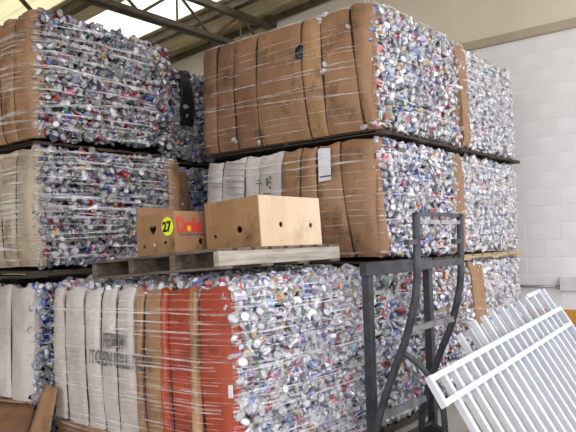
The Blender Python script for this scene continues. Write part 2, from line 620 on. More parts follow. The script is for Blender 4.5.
# ------------------------------------------------------------------ bales
class Bale:
    """corner c[iu][iv][iz]; left face is u = min (faces the boxes' side), front face is v = min (faces the daylight)"""
    def __init__(s, name, label, u0, u1, v0, v1, z0, z1, adj=None, bulge=0.035):
        s.c = {(i, j, k): np.array([(u0, u1)[i], (v0, v1)[j], (z0, z1)[k]], float) for i in (0, 1) for j in (0, 1) for k in (0, 1)}
        for key, d in (adj or {}).items():
            s.c[key] = s.c[key] + np.array(d)
        s.bulge = bulge
        s.org = np.array([u0, v0, z0])
        s.t = thing(name, label, 'bale', tuple(s.org), group='bales of crushed cans')
        s.t['local'] = 1

    def face(s, f, a, t):
        """a runs from the shared near edge outwards (v for left, u for front), t upwards, both 0..1"""
        c = s.c
        if f == 'left':
            p = (c[0, 0, 0] * (1 - a) + c[0, 1, 0] * a) * (1 - t) + (c[0, 0, 1] * (1 - a) + c[0, 1, 1] * a) * t
            n = np.array([-1.0, 0, 0])
        elif f == 'front':
            p = (c[0, 0, 0] * (1 - a) + c[1, 0, 0] * a) * (1 - t) + (c[0, 0, 1] * (1 - a) + c[1, 0, 1] * a) * t
            n = np.array([0, -1.0, 0])
        else:
            p = (c[0, 0, 1] * (1 - a) + c[1, 0, 1] * a) * (1 - t) + (c[0, 1, 1] * (1 - a) + c[1, 1, 1] * a) * t
            n = np.array([0, 0, 1.0])
        aa, tt = min(max(a, 0), 1), min(max(t, 0), 1)
        b = (0.03 if f == 'top' else s.bulge) * math.sin(math.pi * aa) ** 0.7 * math.sin(math.pi * tt) ** 0.7
        if f != 'top':
            b -= 0.035 * max(0, 1 - aa / 0.05) ** 2 + 0.02 * max(0, 1 - (1 - aa) / 0.05) ** 2 + 0.02 * max(0, 1 - tt / 0.06) ** 2 + 0.02 * max(0, 1 - (1 - tt) / 0.06) ** 2
        return p + n * b, n

    def put(s, mb, name, m, smooth=False, parent=None):
        mb.v = [tuple(np.array(p) - s.org) for p in mb.v]
        me = mb.mesh(name)
        if smooth:
            me.polygons.foreach_set('use_smooth', [True] * len(me.polygons))
        me.materials.append(m)
        o = bpy.data.objects.new(name, me)
        COL.objects.link(o)
        o.parent = parent or s.t
        return o

    def core(s, inset=0.05, m='core'):
        mid = sum(s.c.values()) / 8
        q = []
        for k in (0, 1):
            for i, j in ((0, 0), (1, 0), (1, 1), (0, 1)):
                p = s.c[i, j, k]
                q.append(p - np.sign(p - mid) * np.array([inset, inset, 0.02]))
        mb = MB()
        mb.hexa(q)
        s.put(mb, 'pressed_core', M[m])

    def cans(s, faces, single=0, skip=(), step=0.056, blue=(), layers=2, br=(0.5, 1.08), pale=0.0):
        """faces: (name, a0, a1, t0, t1); skip: (face, a0, a1, t0, t1) regions under sheets"""
        out, deep = [], []
        for f, a0, a1, t0, t1 in faces:
            c = s.c
            la = np.linalg.norm((c[0, 1, 0] if f == 'left' else c[1, 0, 0]) - c[0, 0, 0])
            lt = np.linalg.norm((c[0, 1, 0] if f == 'top' else c[0, 0, 1]) - c[0, 0, 0])
            na, ntt = max(1, int(la * (a1 - a0) / step)), max(1, int(lt * (t1 - t0) / step))
            for layer in range(layers):
                for i in range(na):
                    for j in range(ntt):
                        a = a0 + (a1 - a0) * (i + 0.5 + (0.5 if (j + layer) % 2 else 0) * 0.7 + rng.uniform(-0.3, 0.3)) / (na + 0.4)
                        t = t0 + (t1 - t0) * (j + 0.5 + rng.uniform(-0.32, 0.32)) / ntt
                        if any(f == k[0] and k[1] <= a <= k[2] and k[3] <= t <= k[4] for k in skip):
                            continue
                        p, n = s.face(f, a, t)
                        p = p - n * (0.012 + 0.034 * layer + rng.uniform(-0.016, 0.012))
                        if f != 'top':
                            p = p + np.array([0, 0, rng.normal(0, 0.004)])
                            p[2] = min(max(p[2], s.c[0, 0, 0][2] + 0.012), max(s.c[0, 0, 1][2], s.c[1, 0, 1][2]) - 0.005)
                        w = PAL_BLUE if any(f == k[0] and k[1] <= a <= k[2] for k in blue) else PALW
                        it = (int(rng.integers(len(PROTO))), int(rng.choice(len(PALC), p=w)), rand_rot(n, rng), rng.uniform(0.82, 1.18), p)
                        (out if layer == 0 and f != 'top' else deep).append(it)
        if single:
            order = rng.permutation(len(out))
            for i in order[:single]:
                pi, ci, rot, sc, pos = out[i]
                o = bpy.data.objects.new('can', can_mesh(pi, ci, int(rng.integers(2)), br, pale))
                COL.objects.link(o)
                o.parent = s.t
                o.matrix_local = Matrix.LocRotScale(Vector(pos - s.org), rot.to_quaternion(), Vector((sc, sc, sc)))
            out = [out[i] for i in order[single:]]
        mass('crushed_cans', out + deep, s.t, s.org, br, pale)

    def sheet(s, f, lo, hi, m, t0=0.0, t1=1.0, puff=0.028, seed=0, name='cardboard_sheet', lift=0.012, ragged=0.012):
        """lo, hi: (a at the top, a at the bottom); a pillow between two ties, its rim turned in"""
        na, ntt = 9, 13
        rg = np.random.default_rng(seed + 11)
        ph = rg.uniform(0, 6, 4)
        grid = []
        for j in range(ntt):
            tt = j / (ntt - 1)
            row = []
            for i in range(na):
                x = i / (na - 1)
                t = t0 + (t1 - t0 + (ragged * math.sin(ph[3] + 5 * x) if tt > 0.99 else 0)) * tt
                a = (lo[0] * tt + lo[1] * (1 - tt)) * (1 - x) + (hi[0] * tt + hi[1] * (1 - tt)) * x
                p, n = s.face(f, a, t)
                w = puff * max(0.0, math.sin(math.pi * x)) ** 0.3 + lift
                w += 0.006 * math.sin(ph[0] + 5 * tt + 3 * x) + 0.005 * math.sin(ph[1] + 11 * tt - 4 * x) * math.sin(math.pi * x) + rg.normal(0, 0.0018)
                a += 0.0025 * math.sin(ph[2] + 7 * tt)
                p = s.face(f, a, t)[0]
                row.append(p + n * w)
            grid.append(row)
        mb = MB()
        vs = [p for row in grid for p in row]
        fs = []
        for j in range(ntt - 1):
            for i in range(na - 1):
                q = (j * na + i, j * na + i + 1, (j + 1) * na + i + 1, (j + 1) * na + i)
                fs.append(q if f == 'front' else tuple(reversed(q)))
        ring = [i for i in range(na)] + [j * na + na - 1 for j in range(1, ntt)] + [(ntt - 1) * na + i for i in range(na - 2, -1, -1)] + [j * na for j in range(ntt - 2, 0, -1)]
        n = s.face(f, 0.5, 0.5)[1]
        m0 = len(vs)
        vs += [vs[i] for i in ring] + [vs[i] - n * 0.045 for i in ring]
        L = len(ring)
        for k in range(L):
            q = (m0 + (k + 1) % L, m0 + k, m0 + L + k, m0 + L + (k + 1) % L)
            fs.append(q if f == 'front' else tuple(reversed(q)))
        mb.add(vs, fs)
        return s.put(mb, name, m, True)

    def tie(s, f, g, t0=0.0, t1=1.0, lift=0.012, r=0.0045):
        mb = MB()
        pts = []
        for j in range(12):
            tt = j / 11
            p, n = s.face(f, g[0] * tt + g[1] * (1 - tt), t0 + (t1 - t0) * tt)
            pts.append(p + n * (lift - 0.004 + 0.002 * math.sin(j * 2.1)))
        n = s.face(f, 0.5, 0.5)[1]
        pts.append(pts[-1] + np.array([0, 0, 0.008]) - n * 0.05)
        mb.tube(pts, r, 6)
        s.put(mb, 'wire_tie', M['wire'], True)

    def wrap(s, n, t0=0.0, t1=1.0, off=0.06, wmax=0.02, slope=0.05, seed=0, left=1.0, front=1.0, tilt=0.0):
        """gathered bands of stretch film round the left and front faces"""
        rg = np.random.default_rng(900 + seed)
        mb = MB()
        for k in range(n):
            t = t0 + (t1 - t0) * (k + rg.uniform(0, 1)) / n
            sl = rg.normal(0, slope)
            w = wmax * rg.uniform(0.12, 1) ** 2 + 0.002
            path = []
            if left > 0:
                for i in range(9):
                    path.append(('left', left * (1 - i / 8.0)))
            for i in range(9):
                path.append(('front', front * i / 8.0))
            off_k = off + rg.uniform(-0.008, 0.008)
            vs = []
            for i, (f, a) in enumerate(path):
                tt = min(0.985, max(0.015, t + (sl + tilt) * (i / 8.0 - 1)))
                p, nn = s.face(f, a, tt)
                q = p + nn * off_k
                if a < 0.03:
                    q = s.face(f, 0.0, tt)[0] + np.array([-off_k, -off_k, 0]) * 0.55
                vs += [q + np.array([0, 0, -w / 2]), q + np.array([0, 0, w / 2])]
            fs = [(2 * i, 2 * i + 2, 2 * i + 3, 2 * i + 1) for i in range(len(path) - 1)]
            mb.add(vs, fs)
        o = s.put(mb, 'stretch_film', M['film'], True)
        o['kind'] = 'stuff'

    def a_of(s, f, px, py):
        """fraction along the face under a pixel of the photograph"""
        if f == 'left':
            y = at(px, py, 'x', s.c[0, 0, 0][0])[1]
            return (y - s.c[0, 0, 0][1]) / (s.c[0, 1, 0][1] - s.c[0, 0, 0][1])
        x_ = at(px, py, 'y', s.c[0, 0, 0][1])[0]
        return (x_ - s.c[0, 0, 0][0]) / (s.c[1, 0, 0][0] - s.c[0, 0, 0][0])


def text_mesh(body, size, xscale=1.0, bold=0.0):
    cu = bpy.data.curves.new('print', 'FONT')
    cu.body = body
    cu.size = size
    cu.offset = bold
    cu.resolution_u = 3
    ob = bpy.data.objects.new('print', cu)
    COL.objects.link(ob)
    bpy.context.view_layer.update()
    me = bpy.data.meshes.new_from_object(ob.evaluated_get(bpy.context.evaluated_depsgraph_get()))
    bpy.data.objects.remove(ob)
    bpy.data.curves.remove(cu)
    bm = bmesh.new()
    bm.from_mesh(me)
    bmesh.ops.triangulate(bm, faces=bm.faces)
    bmesh.ops.subdivide_edges(bm, edges=[e for e in bm.edges if e.calc_length() > size * 0.25], cuts=2)
    bmesh.ops.triangulate(bm, faces=bm.faces)
    vs = [(v.co.x * xscale, v.co.y) for v in bm.verts]
    bm.verts.index_update()
    fs = [tuple(v.index for v in f.verts) for f in bm.faces]
    bm.free()
    bpy.data.meshes.remove(me)
    return vs, fs


UM = 1.523
T1, T2, T3 = 1.0, 1.96, 2.975      # tops of the three tiers
B2, B3 = 1.095, 2.045

# --- A: bottom, nearest, with the orange and white printed side
A = Bale('can_bale', 'bottom bale with orange, brown and white cardboard side, carrying the pallet with boxes', 0.0, 1.44, 0.0, 1.76, -0.1, 1.0,
         adj={(0, 1, 1): (0, 0, -0.045), (1, 0, 1): (0, 0, 0.0)})
A.core(m='core_pale')
A.cans([('front', 0.0, 1.0, 0.0, 1.0), ('top', 0.0, 1.0, 0.0, 1.0)], single=300, step=0.05, br=(0.78, 1.2), pale=0.1)


def grooves(bale, f, pairs, ytop, ybot):
    return [(bale.a_of(f, a, ytop), bale.a_of(f, b, ybot)) for a, b in pairs]


gA = grooves(A, 'left', [(229, 236), (201, 209), (172, 180), (147, 153), (138, 146), (120, 126), (104, 111), (87, 94), (67, 72), (54, 58)], 290, 400)
mA = ['card_orange', 'card_orange', 'card_brown', 'card_brown', 'card_white', 'card_white', 'card_white', 'card_white', 'card_white']
gA[0] = (0.0, 0.0)
gA[-1] = (1.0, 1.0)
A.gr = gA
for i in range(len(gA) - 1):
    lo, hi = gA[i], gA[i + 1]
    e = 0.005
    A.sheet('left', (lo[0] + e, lo[1] + e), (hi[0] - e, hi[1] - e), M[mA[i]], 0.155 if i > 3 else 0.0, 0.985, seed=i, puff=0.018)
    if i > 0 and i != 4:
        A.tie('left', lo)
# brown inner strip showing at the orange sheet's second tie, plus the orange corner turned onto the can face
A.sheet('left', (gA[1][0] + 0.004, gA[1][1] + 0.004), (gA[1][0] + 0.035, gA[1][1] + 0.03), M['card_tan'], 0.0, 0.98, 0.022, 31, lift=0.028)
A.sheet('left', (gA[2][0] + 0.002, gA[2][1] + 0.002), (gA[2][0] + 0.03, gA[2][1] + 0.03), M['card_orange'], 0.0, 0.98, 0.02, 32, lift=0.030)
A.sheet('left', (0.5, 0.5), (0.995, 0.995), M['card_brown'], 0.0, 0.15, 0.008, 33, lift=0.012)
A.wrap(46, 0.03, 0.98, wmax=0.012, slope=0.02, seed=1)
A.wrap(30, 0.1, 0.75, wmax=0.006, slope=0.03, seed=21, left=0, tilt=0.16)
A.wrap(10, 0.7, 0.97, wmax=0.006, slope=0.02, seed=22, left=0)


def print_left(bale, body, px, py, size, xs, bold, m, lift=0.05):
    p0 = at(px, py, 'x', bale.c[0, 0, 0][0] - 0.06)
    vs, fs = text_mesh(body, size, xs, bold)
    L = bale.c[0, 1, 0][1] - bale.c[0, 0, 0][1]
    zz0, zz1 = bale.c[0, 0, 0][2], bale.c[0, 0, 1][2]
    out = []
    for x, y in vs:
        v, z = p0[1] - x, p0[2] + y
        a, t = (v - bale.c[0, 0, 0][1]) / L, (z - zz0) / (zz1 - zz0)
        p, n = bale.face('left', a, t)
        w = lift
        for lo, hi in zip(bale.gr[:-1], bale.gr[1:]):
            l_, h_ = lo[0] * t + lo[1] * (1 - t), hi[0] * t + hi[1] * (1 - t)
            if l_ <= a <= h_:
                x01 = min(max((a - l_ - 0.005) / max(h_ - l_ - 0.01, 1e-3), 0), 1)
                w = 0.018 * max(0.0, math.sin(math.pi * x01)) ** 0.3 + 0.034
        q = p + n * w
        out.append((q[0], v, z))
    mb = MB()
    mb.add(out, fs)
    bale.put(mb, 'printed_lettering', m)


tp_ = [at(x, y, 'x', -0.055) for x, y in ((229, 398), (233, 398), (232.6, 385), (228.6, 385))]
mb = MB()
mb.hexa([p for p in tp_] + [p + np.array([-0.004, 0, 0]) for p in tp_])
A.put(mb, 'paper_tag', M['paper'])['label'] = 'small white paper tag on the orange corner'
print_left(A, 'REMIUM', 106, 346, 0.125, 0.46, 0.002, M['ink'])
print_left(A, 'ITCHEN ROLL TOW', 92, 362, 0.125, 0.53, 0.002, M['ink'])

# --- B and C: the right-hand stack, three tiers
Bb = Bale('can_bale', 'bottom bale of silver and red cans behind the dark steel frame', 1.50, 2.86, 0.0, 1.76, -0.1, 0.985)
Bb.core(m='core_pale')
Bb.cans([('front', 0.0, 1.0, 0.0, 1.0)], single=300, br=(0.72, 1.15), pale=0.1)
Bb.wrap(12, 0.05, 0.95, seed=2, left=0)

Bm = Bale('can_bale', 'middle bale with white paper and brown cardboard side behind the produce boxes', UM, 2.80, 0.0, 1.78, B2, T2,
          adj={(0, 1, 1): (0, 0.0, -0.03)})
Bm.core(m='core_pale')
gm = grooves(Bm, 'left', [(371, 382), (340, 355), (318, 324), (302, 305), (284, 286), (262, 263), (247, 248), (224, 225), (206, 207)], 140, 250)
gm[0] = (0.0, 0.0)
gm[-1] = (1.0, 1.0)
mm = ['card_brown', 'card_brown', 'card_brown', 'card_brown', 'card_white', 'card_white', 'card_white', 'card_white']
Bm.gr = gm
for i in range(len(gm) - 1):
    lo, hi = gm[i], gm[i + 1]
    e = 0.004
    Bm.sheet('left', (lo[0] + e, lo[1] + e), (hi[0] - e, hi[1] - e), M[mm[i]], 0.0, 1.005, seed=50 + i, puff=0.013)
    if i > 0 and i not in (4,):
        Bm.tie('left', lo)
fs_ = Bm.a_of('front', 386, 235)
Bm.sheet('front', (0.0, 0.0), (0.012, 0.05), M['card_brown'], 0.02, 0.75, 0.01, 66, lift=0.02)
Bm.cans([('front', 0.0, 1.0, 0.0, 1.0)], single=300, skip=[('front', 0, 0.03, 0, 0.7)], br=(0.78, 1.2), pale=0.15)
Bm.wrap(14, 0.03, 0.97, seed=3, slope=0.05)
# paper label and faint print
lp = [at(x, y, 'x', UM - 0.05) for x, y in ((320, 182), (332, 180), (331, 148), (319, 149))]
mb = MB()
mb.hexa([p + np.array([-0.012, 0, 0]) for p in lp] + [p + np.array([-0.016, 0, 0]) for p in lp])
lab = Bm.put(mb, 'paper_label', M['paper'])
lab['label'] = 'white paper label with a purple line on brown cardboard'
lp = [at(x, y, 'x', UM - 0.05) for x, y in ((321, 178), (332, 176.5), (332, 175), (321, 176.5))]
mb = MB()
mb.hexa([p + np.array([-0.0165, 0, 0]) for p in lp] + [p + np.array([-0.018, 0, 0]) for p in lp])
Bm.put(mb, 'printed_line', M['ink_blue'], parent=lab)


def mark(bale, pts, m, name, dx=-0.05):
    """a flat printed mark on the left face, between two pixel corners"""
    (xa, ya), (xb, yb) = pts
    out = []
    for x, y in ((xa, yb), (xb, yb), (xb, ya), (xa, ya)):
        p = at(x, y, 'x', bale.c[0, 0, 0][0] + dx)
        out.append(p)
    mb = MB()
    mb.hexa(out + [p + np.array([-0.002, 0, 0]) for p in out])
    return mb, out


mb = MB()
for pts in (((266, 178), (268, 186)), ((269, 176), (271, 179)), ((268, 181), (271, 183)), ((269, 186), (271, 189)), ((256, 183), (262, 184)), ((257, 180), (261, 181)),
            ((264, 193), (271, 194))):
    mb.add(*(lambda q: (q[0].v, q[0].f))(mark(Bm, pts, None, '', -0.066)))
Bm.put(mb, 'printed_mark', M['ink'])['kind'] = 'stuff'
mb = MB()
for y in (163, 169, 175, 181, 187, 193):
    mb.add(*(lambda q: (q[0].v, q[0].f))(mark(Bm, ((227, y), (245, y + 1)), None, '', -0.064)))
for y in (183, 186):
    mb.add(*(lambda q: (q[0].v, q[0].f))(mark(Bm, ((209, y), (222, y + 1.2)), None, '', -0.064)))
Bm.put(mb, 'printed_lines', M['ink_soft'])['kind'] = 'stuff'

Bt = Bale('can_bale', 'topmost bale with a wide dark brown cardboard side above the white paper', UM, 2.85, 0.0, 1.80, B3, T3)
Bt.core(m='core_pale')
gt = grooves(Bt, 'left', [(374, 377), (350, 366), (322, 329), (302, 311), (258, 262), (236, 238), (218, 219), (204, 206)], 20, 130)
gt[0] = (0.0, 0.0)
gt[-1] = (1.0, 1.0)
mt = ['card_brown', 'card_brown', 'card_tan', 'card_brown', 'card_dark', 'card_dark', 'card_dark']
for i in range(len(gt) - 1):
    lo, hi = gt[i], gt[i + 1]
    e = 0.004
    Bt.sheet('left', (lo[0] + e, lo[1] + e), (hi[0] - e, hi[1] - e), M[mt[i]], -0.02, 0.995 - 0.008 * (i % 2), seed=70 + i, puff=0.012)
    if i > 0:
        Bt.tie('left', lo)
# extra tie slung across the middle of a wide sheet
Bt.sheet('front', (0.0, 0.0), (0.006, 0.012), M['card_brown'], 0.0, 0.96, 0.008, 86, lift=0.012)
Bt.cans([('front', 0.0, 1.0, 0.0, 1.0)], single=300, br=(0.78, 1.2), pale=0.15)
for px, py in ((321, 17), (328, 72), (329, 66), (350, 27), (365, 127), (237, 141), (259, 142), (321, 22), (326, 15)):
    a_ = Bt.a_of('left', px, py)
    z_ = at(px, py, 'x', UM)[2]
    p_, n_ = Bt.face('left', a_, (z_ - B3) / (T3 - B3))
    o = bpy.data.objects.new('can', can_mesh(int(rng.integers(len(PROTO))), int(rng.integers(2)), 0, (0.85, 1.2), 0.2))
    COL.objects.link(o)
    o.parent = Bt.t
    o.matrix_local = Matrix.LocRotScale(Vector(p_ + n_ * 0.012 - Bt.org), rand_rot(n_, rng).to_quaternion(), Vector((0.8, 0.8, 0.8)))
a_ = Bt.a_of('left', 300, 60), Bt.a_of('left', 307, 60)
Bt.sheet('left', (a_[1], a_[1]), (a_[0], a_[0]), M['black_plastic'], 0.66, 0.77, 0.004, 88, name='plastic_scrap', lift=0.03)
Bt.wrap(16, 0.03, 0.97, wmax=0.012, seed=4, slope=0.05)

specC = [('lowest right-hand bale, beside the hand truck and against the white wall', -0.1, 0.985, (466, 479), (473, 480), 262, 305),
         ('right-hand middle bale with a brown cardboard strip, beside the white wall', B2, T2, (448, 457), (455, 463), 155, 245),
         ('right-hand topmost bale with a brown cardboard strip, under the wall ledge', B3, T3, (453, 460), (461, 467), 50, 148)]
Cs = []
for k, (lab_, z0, z1, top, bot, yt, yb) in enumerate(specC):
    C_ = Bale('can_bale', lab_, (2.92, 2.86, 2.92)[k], 4.37, 0.02, 1.76, z0, z1)
    C_.core(m='core_pale')
    a0 = (C_.a_of('front', top[0], yt), C_.a_of('front', bot[0], yb))
    a1 = (C_.a_of('front', top[1], yt), C_.a_of('front', bot[1], yb))
    a0 = (max(a0[0], -0.015), max(a0[1], -0.015))
    C_.sheet('front', a0, a1, M['card_brown'], 0.0, 0.99, 0.012, 120 + k, lift=0.03)
    C_.sheet('left', (0.0, 0.0), (0.4, 0.4), M['card_brown'], 0.0, 0.99, 0.004, 130 + k, lift=0.0)
    C_.cans([('front', 0.0, 1.0, 0.0, 1.0)], single=0, br=(0.8, 1.08), pale=0.5, step=0.048)
    C_.wrap(10, 0.05, 0.95, seed=10 + k, left=0)
    Cs.append(C_)

# --- D: left-hand back stack
D1 = 1.294
Dt = Bale('can_bale', 'topmost bale on the far left with brown cardboard end under the roof truss', 0.0, D1, 1.97, 3.5, B3 + 0.0, T3 + 0.03,
          adj={(1, 0, 1): (0, 0, -0.04), (1, 0, 0): (0, 0, 0.05)})
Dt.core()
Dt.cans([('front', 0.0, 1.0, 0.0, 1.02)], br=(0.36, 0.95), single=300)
gd = [(0.0, 0.0), (0.16, 0.16), (0.29, 0.29), (0.5, 0.5), (0.75, 0.75), (1.0, 1.0)]
for i in range(5):
    Dt.sheet('left', (gd[i][0] + 0.004, gd[i][1] + 0.004), (gd[i + 1][0] - 0.004, gd[i + 1][1] - 0.004), M['card_brown'], 0, 0.985, 0.015, 150 + i)
    if i:
        Dt.tie('left', gd[i])
Dt.wrap(26, 0.03, 0.97, seed=5, slope=0.06, front=0.8, wmax=0.03)

Dm = Bale('can_bale', 'middle bale on the far left with pale grey wrapped end, behind the produce boxes', 0.0, D1 + 0.07, 1.97, 3.5, B2, T2,
          adj={(1, 0, 1): (-0.03, 0, 0.03), (0, 0, 1): (0, 0, 0.02)})
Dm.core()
Dm.sheet('front', (0.905, 0.88), (1.0, 1.0), M['card_brown'], 0.0, 0.97, 0.02, 160, lift=0.035)
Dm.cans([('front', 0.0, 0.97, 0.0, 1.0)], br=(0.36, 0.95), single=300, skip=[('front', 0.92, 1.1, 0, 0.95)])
for i in range(5):
    Dm.sheet('left', (gd[i][0] + 0.004, gd[i][1] + 0.004), (gd[i + 1][0] - 0.004, gd[i + 1][1] - 0.004), M['card_grey'], 0, 0.985, 0.02, 170 + i)
    if i:
        Dm.tie('left', gd[i])
Dm.wrap(30, 0.03, 0.97, seed=6, slope=0.05, wmax=0.025)

Db = Bale('can_bale', 'bottom bale in the far left corner with white cardboard end and blue cans', -0.05, D1, 1.97, 3.5, -0.1, 0.985,
          adj={(0, 0, 1): (0, 0, -0.02)})
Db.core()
Db.cans([('front', 0.0, 1.0, 0.0, 1.0)], single=60, blue=[('front', 0.0, 1.0)], br=(0.65, 1.25))
Db.sheet('front', (0.135, 0.13), (0.20, 0.19), M['black_plastic'], 0.25, 0.93, 0.02, 190, name='plastic_sheet', lift=0.03)
for i in range(5):
    Db.sheet('left', (gd[i][0] + 0.004, gd[i][1] + 0.004), (gd[i + 1][0] - 0.004, gd[i + 1][1] - 0.004), M['card_white'], 0.22, 0.985, 0.018, 180 + i)
    if i:
        Db.tie('left', gd[i])
Db.sheet('left', (0.0, 0.0), (0.6, 0.6), M['card_brown'], 0.0, 0.21, 0.01, 195)
Db.wrap(10, 0.05, 0.95, seed=7, slope=0.03, front=0.2)

# --- E: the stack seen through the gap
Et = Bale('can_bale', 'topmost bale glimpsed in the gap with a black plastic strip', 1.42, 2.75, 2.2, 3.5, B3, 2.90)
Et.core()
Et.sheet('front', (Et.a_of('front', 177.5, 62), Et.a_of('front', 179, 128)), (Et.a_of('front', 188, 62), Et.a_of('front', 190, 128)), M['black_plastic'], 0.36, 0.99, 0.004, 210, name='plastic_sheet', lift=0.03)
Et.cans([('front', 0.0, 0.5, 0.0, 1.0)])
Em = Bale('can_bale', 'middle bale glimpsed in the gap above the smaller printed box', 1.42, 2.75, 2.2, 3.5, B2, T2)
Em.core()
Em.sheet('front', (0.06, 0.06), (0.16, 0.16), M['card_dark'], 0.0, 0.93, 0.0, 211, lift=0.035)
Em.cans([('front', 0.0, 0.5, 0.0, 1.0)], blue=[('front', 0, 1)])
Eb = Bale('can_bale', 'bottom bale hidden in the gap behind the lowest bales', 1.42, 2.75, 2.2, 3.5, -0.1, 0.985)
Eb.core()
Eb.cans([('front', 0.0, 0.4, 0.3, 1.0)])


# ------------------------------------------------------------------ pallets
def pallet(label, u0, u1, v0, v1, z0, z1, m, m_edge=None, rot=None, along='u', boards=7, adj=0.0):
    """stringers run along u; thin deck boards cross them above and below"""
    t = thing('pallet', label, 'pallet', (u0, v0, z0), group='wooden pallets')
    t['local'] = 1
    h = z1 - z0
    th = min(0.02, h * 0.3)
    Lu, Lv = u1 - u0, v1 - v0

    def put(mb, name, mt_):
        me = mb.mesh(name)
        me.materials.append(mt_)
        o = bpy.data.objects.new(name, me)
        COL.objects.link(o)
        o.parent = t
    for k, v in enumerate((0.0, Lv / 2 - 0.02, Lv - 0.04)):
        mb = MB()
        mb.box(0, Lu, v, v + 0.04, th, h - th, 0.003)
        put(mb, 'stringer', (m_edge or m) if k == 0 else m)
    w = Lu / boards * 0.8
    for k in range(boards):
        x = (Lu - w) * k / (boards - 1)
        mb = MB()
        mb.box(x, x + w, -0.004 + random.uniform(-0.004, 0.004), Lv, h - th, h, 0.002)
        put(mb, 'deck_board', m)
    for k in range(3):
        x = (Lu - w) * k / 2
        mb = MB()
        mb.box(x, x + w, 0.0, Lv, 0, th, 0.002)
        put(mb, 'bottom_board', m)
    return t


E_ = 0.0
for nm, lab_, u0, u1, v0, v1, z0, z1, mt_ in (
        (0, 'dark pallet on the floor under the orange and white sided bale', 0.02, 1.42, 0.03, 1.74, ZF, -0.125, 'wood_dark'),
        (0, 'dark pallet on the floor behind the steel frame', 1.52, 2.86, 0.03, 1.74, ZF, -0.125, 'wood_dark'),
        (0, 'dark pallet on the floor under the lowest right-hand bale', 2.97, 4.35, 0.04, 1.74, ZF, -0.125, 'wood_dark'),
        (0, 'dark pallet on the floor in the far left corner', 0.02, 1.28, 1.99, 3.45, ZF, -0.125, 'wood_dark'),
        (0, 'dark pallet on the floor under the gap stack', 1.44, 2.7, 2.23, 3.45, ZF, -0.125, 'wood_dark'),
        (0, 'pallet under the middle bale with white paper side', 1.50, 2.84, -0.03, 1.74, 1.015, 1.06, 'wood_dark'),
        (0, 'pale pallet edge under the right-hand middle bale', 2.90, 4.40, -0.02, 1.74, 1.012, 1.06, 'wood_light'),
        (0, 'dark pallet edge under the far left middle bale', -0.10, 1.26, 1.93, 3.45, 1.015, 1.06, 'wood_dark'),
        (0, 'pallet in the gap under the middle bale', 1.44, 2.7, 2.23, 3.45, 1.015, 1.06, 'wood_dark'),
        (0, 'dark pallet edge under the topmost dark cardboard bale', 1.52, 2.84, -0.03, 1.74, 1.99, 2.02, 'wood_dark'),
        (0, 'dark pallet edge under the right-hand topmost bale', 2.90, 4.42, -0.03, 1.74, 1.99, 2.02, 'wood_dark'),
        (0, 'thin dark pallet under the far left topmost bale', 0.02, 1.26, 2.02, 3.45, 2.0, 2.025, 'wood_dark'),
        (0, 'thin dark pallet in the gap under the topmost bale', 1.44, 2.7, 2.23, 3.45, 1.99, 2.02, 'wood_dark')):
    pallet(lab_, u0, u1, v0, v1, z0, z1, M[mt_])

# the loose pallet that carries the boxes: tilted back a little, open side towards the left
FP = thing('pallet', 'grey weathered pallet carrying the two produce boxes', 'pallet', (-0.05, 0.06, 1.085), (-0.06, 0, 0), group='wooden pallets')
FP['local'] = 1


def fput(mb, name, m_):
    me = mb.mesh(name)
    me.materials.append(m_)
    o = bpy.data.objects.new(name, me)
    COL.objects.link(o)
    o.parent = FP


for k, v in enumerate((0.0, 0.36, 0.74, 1.12)):
    mb = MB()
    mb.box(0.0, 1.14, v, v + 0.045, 0.016, 0.098, 0.004)
    fput(mb, 'stringer', M['wood_grey'] if k == 0 else M['wood_mid'])
for k in range(8):
    x = k * 0.147
    mb = MB()
    mb.box(x, x + 0.115, -0.002 + random.uniform(0, 0.008), 1.165, 0.098, 0.115, 0.003)
    fput(mb, 'deck_board', M['wood_mid'])
for k in range(4):
    x = k * 0.343
    mb = MB()
    mb.box(x, x + 0.11, 0.004, 1.165, 0.0, 0.016, 0.003)
    fput(mb, 'bottom_board', M['wood_mid'])


# ------------------------------------------------------------------ produce boxes
def holed_panel(w, h, th, holes, n=14):
    """a board in the xz plane (x 0..w, z 0..h, thickness along +y) with round or shaped holes cut through"""
    bm = bmesh.new()
    ol = [bm.verts.new((0, 0, 0)), bm.verts.new((w, 0, 0)), bm.verts.new((w, 0, h)), bm.verts.new((0, 0, h))]
    es = [bm.edges.new((ol[i], ol[(i + 1) % 4])) for i in range(4)]
    for kind, cx, cz, r in holes:
        pts = []
        if kind == 'heart':
            for k in range(18):
                a = 2 * math.pi * k / 18
                x = 16 * math.sin(a) ** 3
                z = 13 * math.cos(a) - 5 * math.cos(2 * a) - 2 * math.cos(3 * a) - math.cos(4 * a)
                pts.append((cx + x / 16 * r, cz + z / 16 * r))
        else:
            pts = [(cx + r * math.cos(2 * math.pi * k / n), cz + r * math.sin(2 * math.pi * k / n)) for k in range(n)]
        vv = [bm.verts.new((x, 0, z)) for x, z in pts]
        es += [bm.edges.new((vv[i], vv[(i + 1) % len(vv)])) for i in range(len(vv))]
    bmesh.ops.triangle_fill(bm, use_beauty=True, edges=es)
    r = bmesh.ops.extrude_face_region(bm, geom=list(bm.faces))
    bmesh.ops.translate(bm, verts=[g for g in r['geom'] if isinstance(g, bmesh.types.BMVert)], vec=(0, th, 0))
    bmesh.ops.recalc_face_normals(bm, faces=bm.faces)
    bm.verts.index_update()
    mb = MB()
    mb.add([v.co[:] for v in bm.verts], [[v.index for v in f.verts] for f in bm.faces])
    bm.free()
    return mb


